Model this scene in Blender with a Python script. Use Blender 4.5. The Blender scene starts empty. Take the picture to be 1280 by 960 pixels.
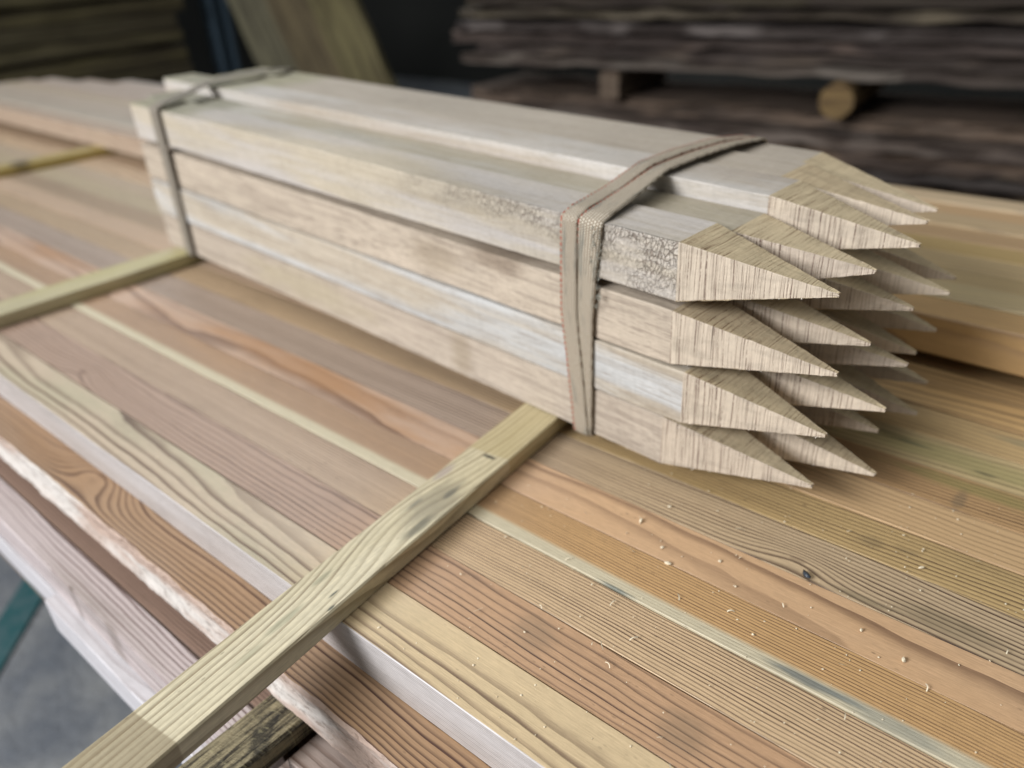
import bpy, bmesh, math, random
from mathutils import Vector, Matrix, noise
random.seed(7)
K = 0.42                      # one layout unit (camera height over the boards) in metres
S = bpy.context.scene
COL = S.collection

# ---------------------------------------------------------------- node helper
class V:
    def __init__(s, t, sock): s.t, s.s = t, sock
    def _m(s, op, *a, clamp=False):
        n = s.t.nodes.new('ShaderNodeMath'); n.operation = op; n.use_clamp = clamp
        for i, q in enumerate((s,) + a):
            if isinstance(q, V): s.t.links.new(q.s, n.inputs[i])
            else: n.inputs[i].default_value = q
        return V(s.t, n.outputs[0])
    def __add__(s, o): return s._m('ADD', o)
    def __radd__(s, o): return s._m('ADD', o)
    def __sub__(s, o): return s._m('SUBTRACT', o)
    def __rsub__(s, o): return (s * -1.0) + o
    def __mul__(s, o): return s._m('MULTIPLY', o)
    def __rmul__(s, o): return s._m('MULTIPLY', o)
    def __truediv__(s, o): return s._m('DIVIDE', o)
    def sqrt(s): return s._m('SQRT')
    def fract(s): return s._m('FRACT')
    def floor(s): return s._m('FLOOR')
    def pow(s, o): return s._m('POWER', o)
    def absv(s): return s._m('ABSOLUTE')
    def exp(s): return s._m('EXPONENT')
    def clamp(s): return s._m('ADD', 0.0, clamp=True)
    def mn(s, o): return s._m('MINIMUM', o)
    def mx(s, o): return s._m('MAXIMUM', o)

def ss(v, a, b):              # smooth step a..b
    n = v.t.nodes.new('ShaderNodeMapRange'); n.interpolation_type = 'SMOOTHSTEP'
    v.t.links.new(v.s, n.inputs[0]); n.inputs[1].default_value = a; n.inputs[2].default_value = b
    return V(v.t, n.outputs[0])

def lin(c):
    if isinstance(c, str):
        c = [int(c[i:i + 2], 16) / 255 for i in (0, 2, 4)]
        c = [x / 12.92 if x < .04045 else ((x + .055) / 1.055) ** 2.4 for x in c]
    return (c[0], c[1], c[2], 1.0)

def hmix(a, b, f):
    p = lambda h: [int(h[i:i + 2], 16) for i in (0, 2, 4)]
    return ''.join('%02x' % round(u + (v - u) * f) for u, v in zip(p(a), p(b)))

class M:
    """small procedural material builder; coordinates are object space in layout units"""
    def __init__(s, name):
        s.m = bpy.data.materials.new(name); s.m.use_nodes = True
        s.t = s.m.node_tree; s.t.nodes.clear()
        s.out = s.t.nodes.new('ShaderNodeOutputMaterial'); s.b = s.t.nodes.new('ShaderNodeBsdfPrincipled')
        s.t.links.new(s.b.outputs[0], s.out.inputs[0])
        tc = s.t.nodes.new('ShaderNodeTexCoord'); s.tc = tc
        sp = s.t.nodes.new('ShaderNodeSeparateXYZ'); s.t.links.new(tc.outputs['Object'], sp.inputs[0])
        s.x, s.y, s.z = [V(s.t, sp.outputs[i]) * (1 / K) for i in range(3)]
    def vec(s, x, y, z):
        c = s.t.nodes.new('ShaderNodeCombineXYZ')
        for i, q in enumerate((x, y, z)):
            if isinstance(q, V): s.t.links.new(q.s, c.inputs[i])
            else: c.inputs[i].default_value = q
        return V(s.t, c.outputs[0])
    def noise(s, x, y, z, scale=1.0, detail=2.0, rough=.5, dist=0.0):
        n = s.t.nodes.new('ShaderNodeTexNoise'); s.t.links.new(s.vec(x, y, z).s, n.inputs['Vector'])
        n.inputs['Scale'].default_value = scale; n.inputs['Detail'].default_value = detail
        n.inputs['Roughness'].default_value = rough; n.inputs['Distortion'].default_value = dist
        return V(s.t, n.outputs[0])
    def voro(s, x, y, z, feature='F1', rnd=1.0, out=0):
        n = s.t.nodes.new('ShaderNodeTexVoronoi'); n.feature = feature
        s.t.links.new(s.vec(x, y, z).s, n.inputs['Vector']); n.inputs['Scale'].default_value = 1
        n.inputs['Randomness'].default_value = rnd
        return V(s.t, n.outputs[out])
    def white(s, v):
        n = s.t.nodes.new('ShaderNodeTexWhiteNoise'); n.noise_dimensions = '1D'
        s.t.links.new(v.s, n.inputs['W']); return V(s.t, n.outputs[0])
    def mix(s, a, b, f, mode='MIX'):
        n = s.t.nodes.new('ShaderNodeMix'); n.data_type = 'RGBA'; n.blend_type = mode
        for i, q in ((6, a), (7, b)):
            if isinstance(q, V): s.t.links.new(q.s, n.inputs[i])
            else: n.inputs[i].default_value = lin(q)
        if isinstance(f, V): s.t.links.new(f.s, n.inputs[0])
        else: n.inputs[0].default_value = f
        return V(s.t, n.outputs[2])
    def scale(s, c, f):        # colour times scalar
        n = s.t.nodes.new('ShaderNodeVectorMath'); n.operation = 'SCALE'
        s.t.links.new(c.s, n.inputs[0])
        if isinstance(f, V): s.t.links.new(f.s, n.inputs['Scale'])
        else: n.inputs['Scale'].default_value = f
        return V(s.t, n.outputs[0])
    def done(s, col, rough=.6, bump=None, bd=.001, bs=1.0, spec=.35, bump2=None):
        if isinstance(col, V): s.t.links.new(col.s, s.b.inputs['Base Color'])
        else: s.b.inputs['Base Color'].default_value = lin(col)
        if isinstance(rough, V): s.t.links.new(rough.s, s.b.inputs['Roughness'])
        else: s.b.inputs['Roughness'].default_value = rough
        s.b.inputs['Specular IOR Level'].default_value = spec
        prev = None
        for h, d in ((bump, bd), (bump2, bd)):
            if h is None: continue
            n = s.t.nodes.new('ShaderNodeBump'); n.inputs['Strength'].default_value = bs
            n.inputs['Distance'].default_value = d * K
            s.t.links.new(h.s, n.inputs['Height'])
            if prev: s.t.links.new(prev.outputs[0], n.inputs['Normal'])
            prev = n
        if prev: s.t.links.new(prev.outputs[0], s.b.inputs['Normal'])
        return s.m

def softwood(name, light, dark, ring=.012, y0=0.0, z0=-.25, tilt=0.0, rise=0.0, warp=.02, wx=1.2, con=.8,
             edge=(.45, .93), sap=None, stains=(), knots=(), specks=.3, fibre=.14, blotch=None, rough=.55,
             seed=0.0, spec=.5, bandcut=(), saw=.0, right=None, warp2=.0018):
    m = M(name); x, y, z = m.x, m.y, m.z
    n1 = m.noise(x * wx + seed, y * 3.0 + seed, z * 3.0, 1.0, 2.0) - .5
    n2 = m.noise(x * wx * 1.1 + seed + 9, y * 3.0, z * 3.0 + 4, 1.0, 2.0) - .5
    n3 = m.noise(x * 9 + seed, y * 28, z * 28 + seed, 1.0, 1.0) - .5
    yy = y - y0 - x * tilt + n1 * (warp * 2)
    zz = z - z0 - x * rise + n2 * (warp * 2)
    r = (yy * yy + zz * zz).sqrt() + n3 * (warp2 * 2)
    kd = None
    for (kx, ky, amp, rad, disc) in knots:
        dx = (x - kx) / (rad * 2.6); dy = (y - ky) / rad
        g = ((dx * dx + dy * dy) * -1.0).exp()
        r = r + g * amp
        dx2 = (x - kx) / (rad * .42); dy2 = (y - ky) / (rad * .22)
        k2 = ss((dx2 * dx2 + dy2 * dy2).sqrt() + n3 * 1.2, 1.15, .6) * disc
        kd = k2 if kd is None else kd.mx(k2)
    v = r / ring
    fl = v.floor(); fr = v.fract()
    w1 = m.white(fl)
    e1 = ss(fr, edge[0], edge[1]); e2 = ss(fr, 1.0, .955)
    late = e1 * e2 * (w1 * .6 + .5)
    tone = m.mix(light, light, 0.0)
    if blotch:
        bl = m.noise(x * 1.6 + seed * 3, y * 9, z * 9, 1.0, 3.0)
        tone = m.mix(tone, blotch, ss(bl, .42, .68) * .75)
    if right:                  # second end of the board has another tone
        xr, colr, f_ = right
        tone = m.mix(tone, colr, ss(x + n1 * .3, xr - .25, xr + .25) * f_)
    lowf = m.noise(x * .8 + seed, y * 16 + seed, 0.0, 1.0, 2.0)
    base = m.mix(tone, dark, (late * ((lowf - .5) * 1.2 + 1.0) * con).clamp())
    if sap:
        ya, yb, colr, st = sap
        q = ss(y + n1 * .012, ya, yb)
        base = m.mix(base, m.mix(colr, m.mix(colr, dark, .35), late * .5), q * st)
    fb = m.noise(x * 14 + seed, y * 420, z * 420, 1.0, 2.0, .6)
    fb2 = m.noise(x * 45, y * 160 + seed, z * 160, 1.0, 3.0, .65)
    col = m.scale(base, (fb - .5) * (fibre * 2) + (fb2 - .5) * (fibre * 1.7) + 1.0)
    for (sx, sy, rx, ry, c, st) in stains:
        dx = (x - sx) / rx; dy = (y - sy) / ry
        nn = m.noise(x * 9 + sx, y * 60, z * 60, 1.0, 4.0, .7)
        d = (dx * dx + dy * dy).sqrt() + (nn - .5) * 1.3
        col = m.mix(col, c, ss(d, 1.1, .35) * st)
    for (xa, xb, c, st) in bandcut:       # strip of other weathering with a sharp cross-wise edge
        q = ss(x + y * .05, xa - .002, xa + .002) * ss(x + y * .05, xb + .002, xb - .002)
        col = m.mix(col, m.mix(col, c, .999), q * st) if st > 0 else m.scale(col, q * st + 1.0)
    if specks > 0:
        sp = m.voro(x * 30 + seed, y * 75, z * 75, 'F1')
        spn = m.noise(x * 4 + seed, y * 14, z * 14, 1.0, 2.0)
        q = ss(sp, .16, .07) * ss(spn, .50, .62)
        col = m.mix(col, '4a3a2c', q * specks)
        dn = m.noise(x * 3 + seed * 2, y * 7, z * 7, 1.0, 5.0, .65)
        col = m.scale(col, 1.0 - ss(dn, .52, .75) * .16)
    if kd is not None:
        col = m.mix(col, m.mix('4a3024', dark, .3), kd * .85)
    h = (late * .6) * -1.0 + fb * .5 + fb2 * .5
    if saw:
        sw = m.noise(x * 170 + seed, y * 6 + x * 20, z * 6, 1.0, 2.0)
        h = h + sw * saw
        col = m.scale(col, (sw - .5) * (.25 * saw) + 1.0)
    return m.done(col, (fb2 - .5) * .25 + rough - .06, h, bd=.0014, bs=.6, spec=spec)

def roughside(name, a, b, dark, seed=0.0, sc=1.0):
    """torn, rough sawn wane: chalky flakes with dark splits"""
    m = M(name); x, y, z = m.x, m.y, m.z
    n = m.noise(x * 26 * sc + seed, y * 60, z * 70 * sc, 1.0, 6.0, .72, .6)
    n2 = m.noise(x * 3 + seed, y * 8, z * 16, 1.0, 3.0)
    c = m.mix(a, b, ss(n2, .4, .62))
    c = m.mix(c, dark, ss(n, .50, .36) * .45)
    c = m.scale(c, m.noise(x * 60, y * 200, z * 200, 1.0, 2.0) * .35 + .82)
    return m.done(m.scale(c, .88), .95, n, bd=.007, bs=.9, spec=.05)

# ---------------------------------------------------------------- oak stake materials
def oak(name, light, dark, seed=0.0, grain=.5, slant=.0, crackle=0.0, frost=None, stain=(), top=None):
    m = M(name); x, y, z = m.x, m.y, m.z
    g0 = m.noise(x * 1.6 + seed, y * 12 + seed, z * 12, 1.0, 2.0) - .5
    yy = y * 1.0 + g0 * .04 + x * slant
    zz = z + g0 * .05 + x * slant * 1.3
    lines = m.noise(x * 3.2 + seed, yy * 270, zz * 270 + seed, 1.0, 3.0, .65)
    rings = m.noise(x * .5 + seed, yy * 95, zz * 95 + seed, 1.0, 1.0)
    c0 = V(m.t, None) if False else light
    if frost:
        q = m.noise(x * 1.0 + seed, y * 4, z * 14 + x * .6, 1.0, 4.0, .6)
        c0 = m.mix(light, frost, ss(q, .38, .60) * .9)
    c = m.mix(c0, dark, (ss(lines, .46, .74) * (grain * 1.05)).clamp())
    c = m.mix(c, dark, ss(rings, .52, .64) * grain * .4)
    pores = m.noise(x * 22 + seed, yy * 380, zz * 380, 1.0, 2.0, .6)
    c = m.mix(c, dark, ss(pores, .60, .74) * .55)
    bl = m.noise(x * 1.7 + seed * 5, y * 5, z * 7 + seed, 1.0, 4.0, .6)
    c = m.scale(c, (bl - .5) * .6 + 1.0)
    for (sx, sz, rx, rz, cc, st) in stain:
        dx = (x - sx) / rx; dz = (z - sz) / rz
        nn = m.noise(x * 7 + sx, y * 20, z * 30, 1.0, 4.0, .7)
        c = m.mix(c, cc, ss((dx * dx + dz * dz).sqrt() + (nn - .5) * 1.2, 1.1, .3) * st)
    if top:                    # the open top face has weathered greenish
        tn = m.noise(x * 3.3 + seed, y * 22, 0.0, 1.0, 4.0, .6)
        c = m.mix(c, m.mix(m.mix(top, '757259', ss(tn, .45, .65)), c, .3), ss(z, .0515, .0540))
    # faint bandsaw marks across the piece
    sw = m.noise(x * 120 + z * 14 + seed, y * 4, z * 5, 1.0, 3.0, .6)
    c = m.scale(c, (sw - .5) * .22 + 1.0)
    fz = m.noise(x * 60, y * 260, z * 260, 1.0, 3.0, .7)
    c = m.scale(c, (fz - .5) * .5 + 1.0)
    h = sw * .7 + fz * .6 + lines * -.35
    bd = .0016
    if crackle:
        wv = (m.noise(x * 30, y * 20, z * 30, 1.0, 2.0) - .5) * 1.2
        nv = m.noise(x * 165 + wv, y * 8, z * 34 + wv, 1.0, 2.0, .55); nh = m.noise(x * 48, y * 8 + 5, z * 150 + wv, 1.0, 2.0, .55)
        nb = m.noise(x * 230, y * 40, z * 190, 1.0, 2.0, .6)
        e = m.voro(x * 125 + wv * 1.6, 0.0, z * 88 + wv * 2.0, 'DISTANCE_TO_EDGE', 1.0)
        cell = m.voro(x * 125 + wv * 1.6, 0.0, z * 88 + wv * 2.0, 'F1', 1.0)
        gn = m.noise(x * 95, 1.0, z * 60, 1.0, 3.0, .65)
        cr = ss(e + (gn - .5) * .6, .085, .0)
        cr2 = ss((nv - .5).absv(), .018, .003) * ss(gn, .46, .56)
        reg = m.noise(x * 4.5 + 3, 2.0, z * 9, 1.0, 3.0)
        zone = ss(x + (reg - .5) * 1.1, 1.30, 2.10) * ss(y, -.058, -.0625)
        zone = zone * ss(z + (reg - .5) * .10, -.045, .005).mx(ss(x, 2.0, 2.15))
        gap = (cr * .75).mx(cr2 * .8) * zone * crackle * ss(m.noise(x * 14, 2.0, z * 22, 1.0, 3.0), .36, .56)
        c = m.mix(c, m.mix('d0c6b8', c, .35), zone * .6)
        c = m.mix(c, '77665a', gap * .85)
        c = m.scale(c, zone * (nb - .5) * .4 + 1.0); c = m.scale(c, zone * (cell - .45) * -.35 + 1.0)
        h = h * .35 + (gap * -1.0) * 1.5 + nb * zone * 1.6 + nv * zone * .8
        bd = .0042
    return m.done(m.scale(c, .84), .72, h, bd=bd, bs=.8, spec=.25)

def sawncut(name, light, dark, seed=0.0, fine=1.0, strength=1.0):
    """end bevels: cross-wise circular saw lines and fibre breaks"""
    m = M(name); x, y, z = m.x, m.y, m.z
    wob = m.noise(x * 14 + seed, y * 14, z * 14, 1.0, 2.0) - .5
    u = x + wob * .005
    l1 = m.noise(u * 430 * fine + seed, y * 4, z * 4, 1.0, 2.0, .6)
    l2 = m.noise(u * 800 * fine + seed * 2, y * 9, z * 9, 1.0, 2.0, .6)
    l3 = m.noise(u * 30 + seed, y * 3, z * 3, 1.0, 2.0, .6)
    br = m.noise(x * 90 + seed, y * 110, z * 110, 1.0, 3.0, .65)
    sparse = m.noise(u * 150 + seed * 3, y * 3, z * 3, 1.0, 1.0)
    dk = (ss(l1, .54, .64) * ss(br, .32, .5)) * .92 + ss(l2, .55, .67) * .5
    deep = ss(sparse, .70, .75) * ss(br, .30, .45)
    c = m.mix(light, dark, dk.clamp() * strength)
    c = m.mix(c, m.mix(dark, '4b3a2e', .6), deep * .75 * strength)
    c = m.scale(c, (l3 - .5) * .35 + (br - .5) * .35 + 1.0)
    gr = m.noise(x * 2.5 + seed, y * 45, z * 45, 1.0, 2.0)
    c = m.scale(c, 1.04 - ss(gr, .5, .68) * .14)
    h = l1 * -1.2 + br * .7 - deep * 1.5 + l2 * -.5
    return m.done(m.scale(c, .90), .78, h, bd=.0020, bs=.8 * strength, spec=.2)

# ---------------------------------------------------------------- object helpers
def link(name, me, mats=(), parent=None, loc=(0, 0, 0), rot=(0, 0, 0)):
    o = bpy.data.objects.new(name, me); COL.objects.link(o)
    for q in mats: me.materials.append(q)
    o.location = Vector(loc) * K if parent is None else Vector(loc) * K
    o.rotation_euler = rot
    if parent: o.parent = parent
    return o
def tag(o, label, cat, group=None, kind=None):
    if label: o['label'] = label
    if cat: o['category'] = cat
    if group: o['group'] = group
    if kind: o['kind'] = kind
    return o
def empty(name, loc=(0, 0, 0), rot=(0, 0, 0)):
    o = bpy.data.objects.new(name, None); COL.objects.link(o); o.location = Vector(loc) * K
    o.rotation_euler = rot; o.empty_display_size = .02; return o

def bar_mesh(name, L, w, t, ch=.0025, seg=.08, wav=.0006, rough_front=0.0, seed=0, side_mat=0, bow=0.0, end_mat=0):
    """squared timber from x=0..L, centred on y, top at z=0, with eased arrises and slight waviness"""
    N = max(2, int(L / seg)); me = bpy.data.meshes.new(name); vs = []; fs = []; mi = []
    prof = [(-w / 2, -t + ch), (-w / 2, -t * .66), (-w / 2, -t * .33), (-w / 2, -ch), (-w / 2 + ch, 0), (w / 2 - ch, 0),
            (w / 2, -ch), (w / 2, -t + ch), (w / 2 - ch, -t), (-w / 2 + ch, -t)]
    P = len(prof)
    for i in range(N + 1):
        x = L * i / N
        b = bow * math.sin(math.pi * i / N)
        for j, (py, pz) in enumerate(prof):
            q = Vector((x * 3.1 + seed * 7.3, py * 9, pz * 9 + seed))
            dy = noise.noise(q) * wav * 2; dz = noise.noise(q + Vector((5, 5, 5))) * wav * 2
            if rough_front and j in (0, 1, 2, 3, 4):
                q2 = Vector((x * 11 + seed, j * 2.7, 0)); q3 = Vector((x * 42 + seed, j * 3.7, 3))
                dy += (noise.noise(q2) * 1.0 + noise.noise(q3) * .6) * rough_front + (rough_front if j in (1, 2) else 0)
                if j == 4: dy += rough_front * .8 * (1 + noise.noise(Vector((x * 5, 1, 8))))
            vs.append(((x) * K, (py + dy + b) * K, (pz + dz) * K))
    for i in range(N):
        for j in range(P):
            a = i * P + j; b_ = i * P + (j + 1) % P
            fs.append((a, b_, b_ + P, a + P)); mi.append(side_mat if j in (0, 1, 2, 3) and side_mat else 0)
    fs.append(tuple(range(P))[::1]); fs.append(tuple(N * P + k for k in range(P))[::-1]); mi += [end_mat, end_mat]
    me.from_pydata(vs, [], fs); me.validate()
    bm = bmesh.new(); bm.from_mesh(me); bmesh.ops.recalc_face_normals(bm, faces=bm.faces); bm.to_mesh(me); bm.free()
    for p, k in zip(me.polygons, mi): p.material_index = k
    return me

def board(label, x0, x1, y0, y1, top, t, mat, cat='timber board', group=None, name='timber_board', rotz=0.0, **kw):
    me = bar_mesh(name, x1 - x0, y1 - y0, t, **{k: v for k, v in kw.items() if k != 'mats'})
    o = link(name, me, [mat] + list(kw.get('mats', ())) if False else [mat], loc=(x0, (y0 + y1) / 2, top), rot=(0, 0, rotz))
    return tag(o, label, cat, group)

# ================================================================ deck of boards
XL, XR = -7.3, 1.7
def X(xw): return xw - XL          # world x -> board x
TB = .094
G = 'square sawn softwood boards laid side by side'
seams = [.512, .625, .7415, .852, .962, 1.068, 1.187, 1.297, 1.408, 1.523, 1.640, 1.753, 1.868, 1.982, 2.096, 2.21, 2.32, 2.43, 2.54, 2.65, 2.76, 2.87, 2.96]
specs = [
 dict(light='b9a888', dark='8d6448', ring=.0105, y0=.05, z0=-.22, rise=.014, warp=.026, wx=.6, con=.55, blotch='a79f84', right=(X(-.85), 'c49a58', .55),
      label='front board of the top layer with greenish face and broad wavy brown grain'),
 dict(light='ab8c72', dark='6d4c3c', ring=.0078, y0=.13, z0=-.16, tilt=-.004, warp=.026, wx=.7, con=.75, edge=(.6, .95),
      knots=[(X(-2.182), -.02, .020, .04, .6)], stains=[(X(-.632), .12, .001, .001, '6a5c49', .5), (X(-.61), .01, .05, .040, '6a5c49', .34), (X(-.33), -.005, .05, .045, '6a5c49', .34)],
      right=(X(-.85), 'a87c56', .6),
      label='second board from the front, pinkish brown with a far left knot and two grey stains'),
 dict(light='bda283', dark='71503a', ring=.0056, y0=.42, z0=-.3, warp=.02, con=.95, edge=(.4, .9), specks=.6, fibre=.2,
      right=(X(-.85), 'b08c5c', .35), label='third board from the front with dense straight dark pinstripe grain'),
 dict(light='b48c64', dark='7c5336', ring=.0058, y0=.5, z0=-.2, warp=.02, con=.75, sap=(-.022, -.036, 'beb59a', .92), blotch='b09070',
      stains=[(X(-.225), -.040, .085, .011, '47545a', .7), (X(-.10), -.040, .12, .017, '7d8078', .5), (X(-.555), -.052, .05, .005, '59625c', .8)],
      right=(X(-.85), 'b58a50', .4), label='board with a pale cream sapwood strip carrying a blue grey streak'),
 dict(light='b4957a', dark='86583e', ring=.014, y0=-.06, z0=-.18, rise=-.012, warp=.024, wx=.9, con=.45, blotch='a77e58',
      stains=[(X(-1.62), .01, .55, .045, '9a7048', .55)], specks=.5, right=(X(-.85), 'b08058', .5),
      label='pinkish board with wide flowing grain just below the one with the small dark pebble'),
 dict(light='b09c86', dark='6c5844', ring=.010, y0=.28, z0=-.12, warp=.03, con=.95, edge=(.35, .9), knots=[(X(-.345), -.02, .022, .03, .35)],
      stains=[(X(-.10), -.02, .1, .03, '6a6049', .4), (X(-.22), -.045, .07, .010, '6a6049', .45)], right=(X(-.85), 'a88f5e', .45),
      label='greyish board with bold parallel grain and a small knot beside the dark pebble'),
 dict(light='b59a72', dark='7d6040', ring=.0095, y0=-.3, z0=-.1, warp=.028, con=.75, specks=.8, right=(X(-.8), 'b09050', .4),
      stains=[(X(-.26), -.01, .03, .022, '6e5f46', .4), (X(-.2), .0, .03, .012, '6e5f46', .35)],
      label='yellowish board below the lowest stake points, freckled with dirt'),
 dict(light='b08a62', dark='94704c', ring=.008, y0=.2, z0=-.3, warp=.02, con=.35, specks=.1, fibre=.08,
      label='plain smooth orange tan board beneath the stake points'),
 dict(light='aa8f60', dark='6d5534', ring=.0105, y0=.35, z0=-.12, warp=.02, con=.9, stains=[(X(-.13), .03, .22, .03, '7d7c48', .5), (X(-.17), -.02, .014, .05, '6b5f4c', .5)],
      label='olive tinted board with strong dark lines crossed by one grey mark'),
 dict(light='a3966a', dark='6f6242', ring=.012, y0=.2, z0=-.2, warp=.03, con=.6, stains=[(X(-.2), .0, .35, .045, '8a8656', .5), (X(-.3), .01, .05, .01, '4c513f', .5), (X(0), .0, .06, .01, '4c513f', .45), (X(-.15), -.02, .03, .008, '3c3f33', .5)],
      label='board with greenish yellow mould and black freckles behind the stake points'),
 dict(light='b5a37e', dark='8c7450', ring=.013, y0=.3, z0=-.2, warp=.03, con=.5, stains=[(X(-.1), .02, .1, .02, '7c7a62', .5)],
      label='pale buff board two rows before the raised layer on the right'),
 dict(light='b8985f', dark='8a683c', ring=.014, y0=.1, z0=-.2, warp=.03, con=.5, label='golden board one row before the raised layer on the right'),
 dict(light='b48d58', dark='85603a', ring=.014, y0=.1, z0=-.2, warp=.03, con=.5, label='amber board lying half in the shade of the raised layer'),
]
for i in range(len(seams) - 1):
    if i < len(specs): sp = dict(specs[i])
    else: sp = dict(light='b09470', dark='866646', ring=.012, y0=.1, z0=-.2, warp=.03, con=.5,
                    label='board of the top deck wholly underneath the raised layer, ' + ['first', 'second', 'third', 'fourth', 'fifth', 'sixth', 'seventh', 'eighth', 'ninth'][i - len(specs)] + ' from its front edge')
    lab = sp.pop('label')
    if True:
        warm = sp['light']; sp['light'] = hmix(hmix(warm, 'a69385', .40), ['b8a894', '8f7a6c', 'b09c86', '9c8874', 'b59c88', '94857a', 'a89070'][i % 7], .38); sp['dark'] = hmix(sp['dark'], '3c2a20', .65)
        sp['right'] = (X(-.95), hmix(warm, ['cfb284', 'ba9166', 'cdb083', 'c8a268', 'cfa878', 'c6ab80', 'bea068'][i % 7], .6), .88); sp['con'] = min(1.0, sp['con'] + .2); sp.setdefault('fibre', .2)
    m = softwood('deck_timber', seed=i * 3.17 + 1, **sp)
    if i == 0:
        ms = softwood('lit_sawn_edge', 'bab4b0', '75695f', ring=.0046, y0=.0, z0=-.6, warp=.01, con=.85, seed=7.7, fibre=.22, specks=.15, blotch='ada49d')  # paler sawn side, partly daylight on the front face put into the colour
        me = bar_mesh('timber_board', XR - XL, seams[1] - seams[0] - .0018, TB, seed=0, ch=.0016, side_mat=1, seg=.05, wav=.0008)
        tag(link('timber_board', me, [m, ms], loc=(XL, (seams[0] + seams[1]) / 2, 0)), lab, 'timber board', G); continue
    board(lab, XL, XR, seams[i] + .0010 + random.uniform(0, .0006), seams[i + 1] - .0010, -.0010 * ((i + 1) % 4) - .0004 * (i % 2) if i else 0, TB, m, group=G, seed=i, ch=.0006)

# raised layer lying across the battens behind the bundle
GR = 'boards of the raised layer behind the bundle'
rc = [('b98a58', '7c5030', .014, 'front board of the raised layer, golden top and orange brown side'), ('c0b290', '9b8560', .012, 'second board of the raised layer, pale cream'),
      ('b09a74', '8d7350', .012, 'third board of the raised layer, greyish tan'), ('c0a884', '9c8058', .013, 'fourth board of the raised layer, light straw'),
      ('b99a60', '9a7840', .013, 'fifth board of the raised layer, golden yellow'), ('b28d6c', '8d6548', .012, 'sixth board of the raised layer, dull orange'),
      ('b8a086', '937a60', .012, 'seventh board of the raised layer, pinkish beige'), ('bb9472', '966a4a', .012, 'eighth board of the raised layer, salmon tinted'),
      ('bda896', '95806e', .012, 'rearmost board of the raised layer, pale greyish pink')]
yy = 1.938
XE = [-6.75, -6.8, -6.7, -6.9, -6.8, -6.75, -6.6, -6.2, -5.8]
for i, (a, b, rg, lab) in enumerate(rc):
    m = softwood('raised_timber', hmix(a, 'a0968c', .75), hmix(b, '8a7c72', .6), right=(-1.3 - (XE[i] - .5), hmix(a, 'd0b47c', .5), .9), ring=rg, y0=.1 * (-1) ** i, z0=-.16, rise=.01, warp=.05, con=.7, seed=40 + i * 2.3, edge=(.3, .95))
    me = bar_mesh('timber_board', XR - (XE[i] - .5), .108, .102, seed=30 + i, ch=.004)
    o = link('timber_board', me, [m], loc=(XE[i] - .5, yy + .054, .142 + random.uniform(-.003, .003)))
    tag(o, lab, 'timber board', GR); yy += .110

# battens (stickers) lying across the deck
bm_ = softwood('batten_timber', 'cbc0a2', '7d6c50', ring=.0105, y0=.16, z0=-.10, tilt=.012, rise=.0, warp=.016, wx=1.4, con=.7, edge=(.35, .95), blotch='bcb08e', seed=91,
    fibre=.26, specks=.35, knots=[(.80, .03, .05, .075, 0)],
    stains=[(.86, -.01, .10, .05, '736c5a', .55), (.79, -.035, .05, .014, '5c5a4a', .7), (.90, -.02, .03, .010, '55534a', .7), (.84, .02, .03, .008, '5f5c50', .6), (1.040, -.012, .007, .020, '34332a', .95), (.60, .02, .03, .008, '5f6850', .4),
            (.56, -.045, .012, .004, '2f3a34', .8), (.585, -.025, .016, .003, '2f3a34', .8), (.50, .0, .05, .008, '606a50', .4), (.42, -.01, .04, .008, '707558', .35), (.95, .035, .04, .012, '9a8a88', .6)],
    bandcut=[(-.2, .262, '7c6c50', .6), (1.050, 3.2, 'a08c54', .4)], saw=.3)
L = 3.05
me = bar_mesh('batten', L, .103, .040, ch=.003, seg=.03, wav=.0010, seed=91)
ang = math.radians(90 + 4.65)
# local x runs from the front end (y=-.08) to the back
fx, fy = -.884, -.06
o = link('sticker_batten', me, [bm_], loc=(fx, fy, .0405), rot=(0, 0, ang))
tag(o, 'greenish pale batten crossing the foreground boards and passing under the bundle near its points', 'batten', 'battens laid across the boards')
bm2 = softwood('batten_timber', 'aea585', '857a55', ring=.014, y0=.1, z0=-.1, warp=.03, con=.5, seed=95, blotch='a39a66')
me = bar_mesh('batten', 2.7, .118, .042, ch=.003, wav=.0012, seed=95)
o = link('sticker_batten', me, [bm2], loc=(-2.77, .2, .0425), rot=(0, 0, math.radians(90 - 2.6)))
tag(o, 'pale green batten under the far end of the bundle, running off at the left', 'batten', 'battens laid across the boards')
bm3 = softwood('batten_timber', 'a08c50', '6e5c34', ring=.014, y0=.1, z0=-.1, warp=.03, con=.5, seed=99, stains=[(.92, .0, .07, .08, '332a20', .9)])
me = bar_mesh('batten', 2.3, .11, .042, ch=.003, wav=.0012, seed=99)
o = link('sticker_batten', me, [bm3], loc=(-4.86, .6, .0425), rot=(0, 0, math.radians(90 - 5)))
tag(o, 'dark ochre batten farthest back on the left, half under the raised layer', 'batten', 'battens laid across the boards')
me = bar_mesh('batten', 2.3, .11, .042, ch=.003, wav=.0012, seed=98)
o = link('sticker_batten', me, [bm3], loc=(1.05, .75, .0425), rot=(0, 0, math.radians(90)))
bpy.data.objects.remove(o)

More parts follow.
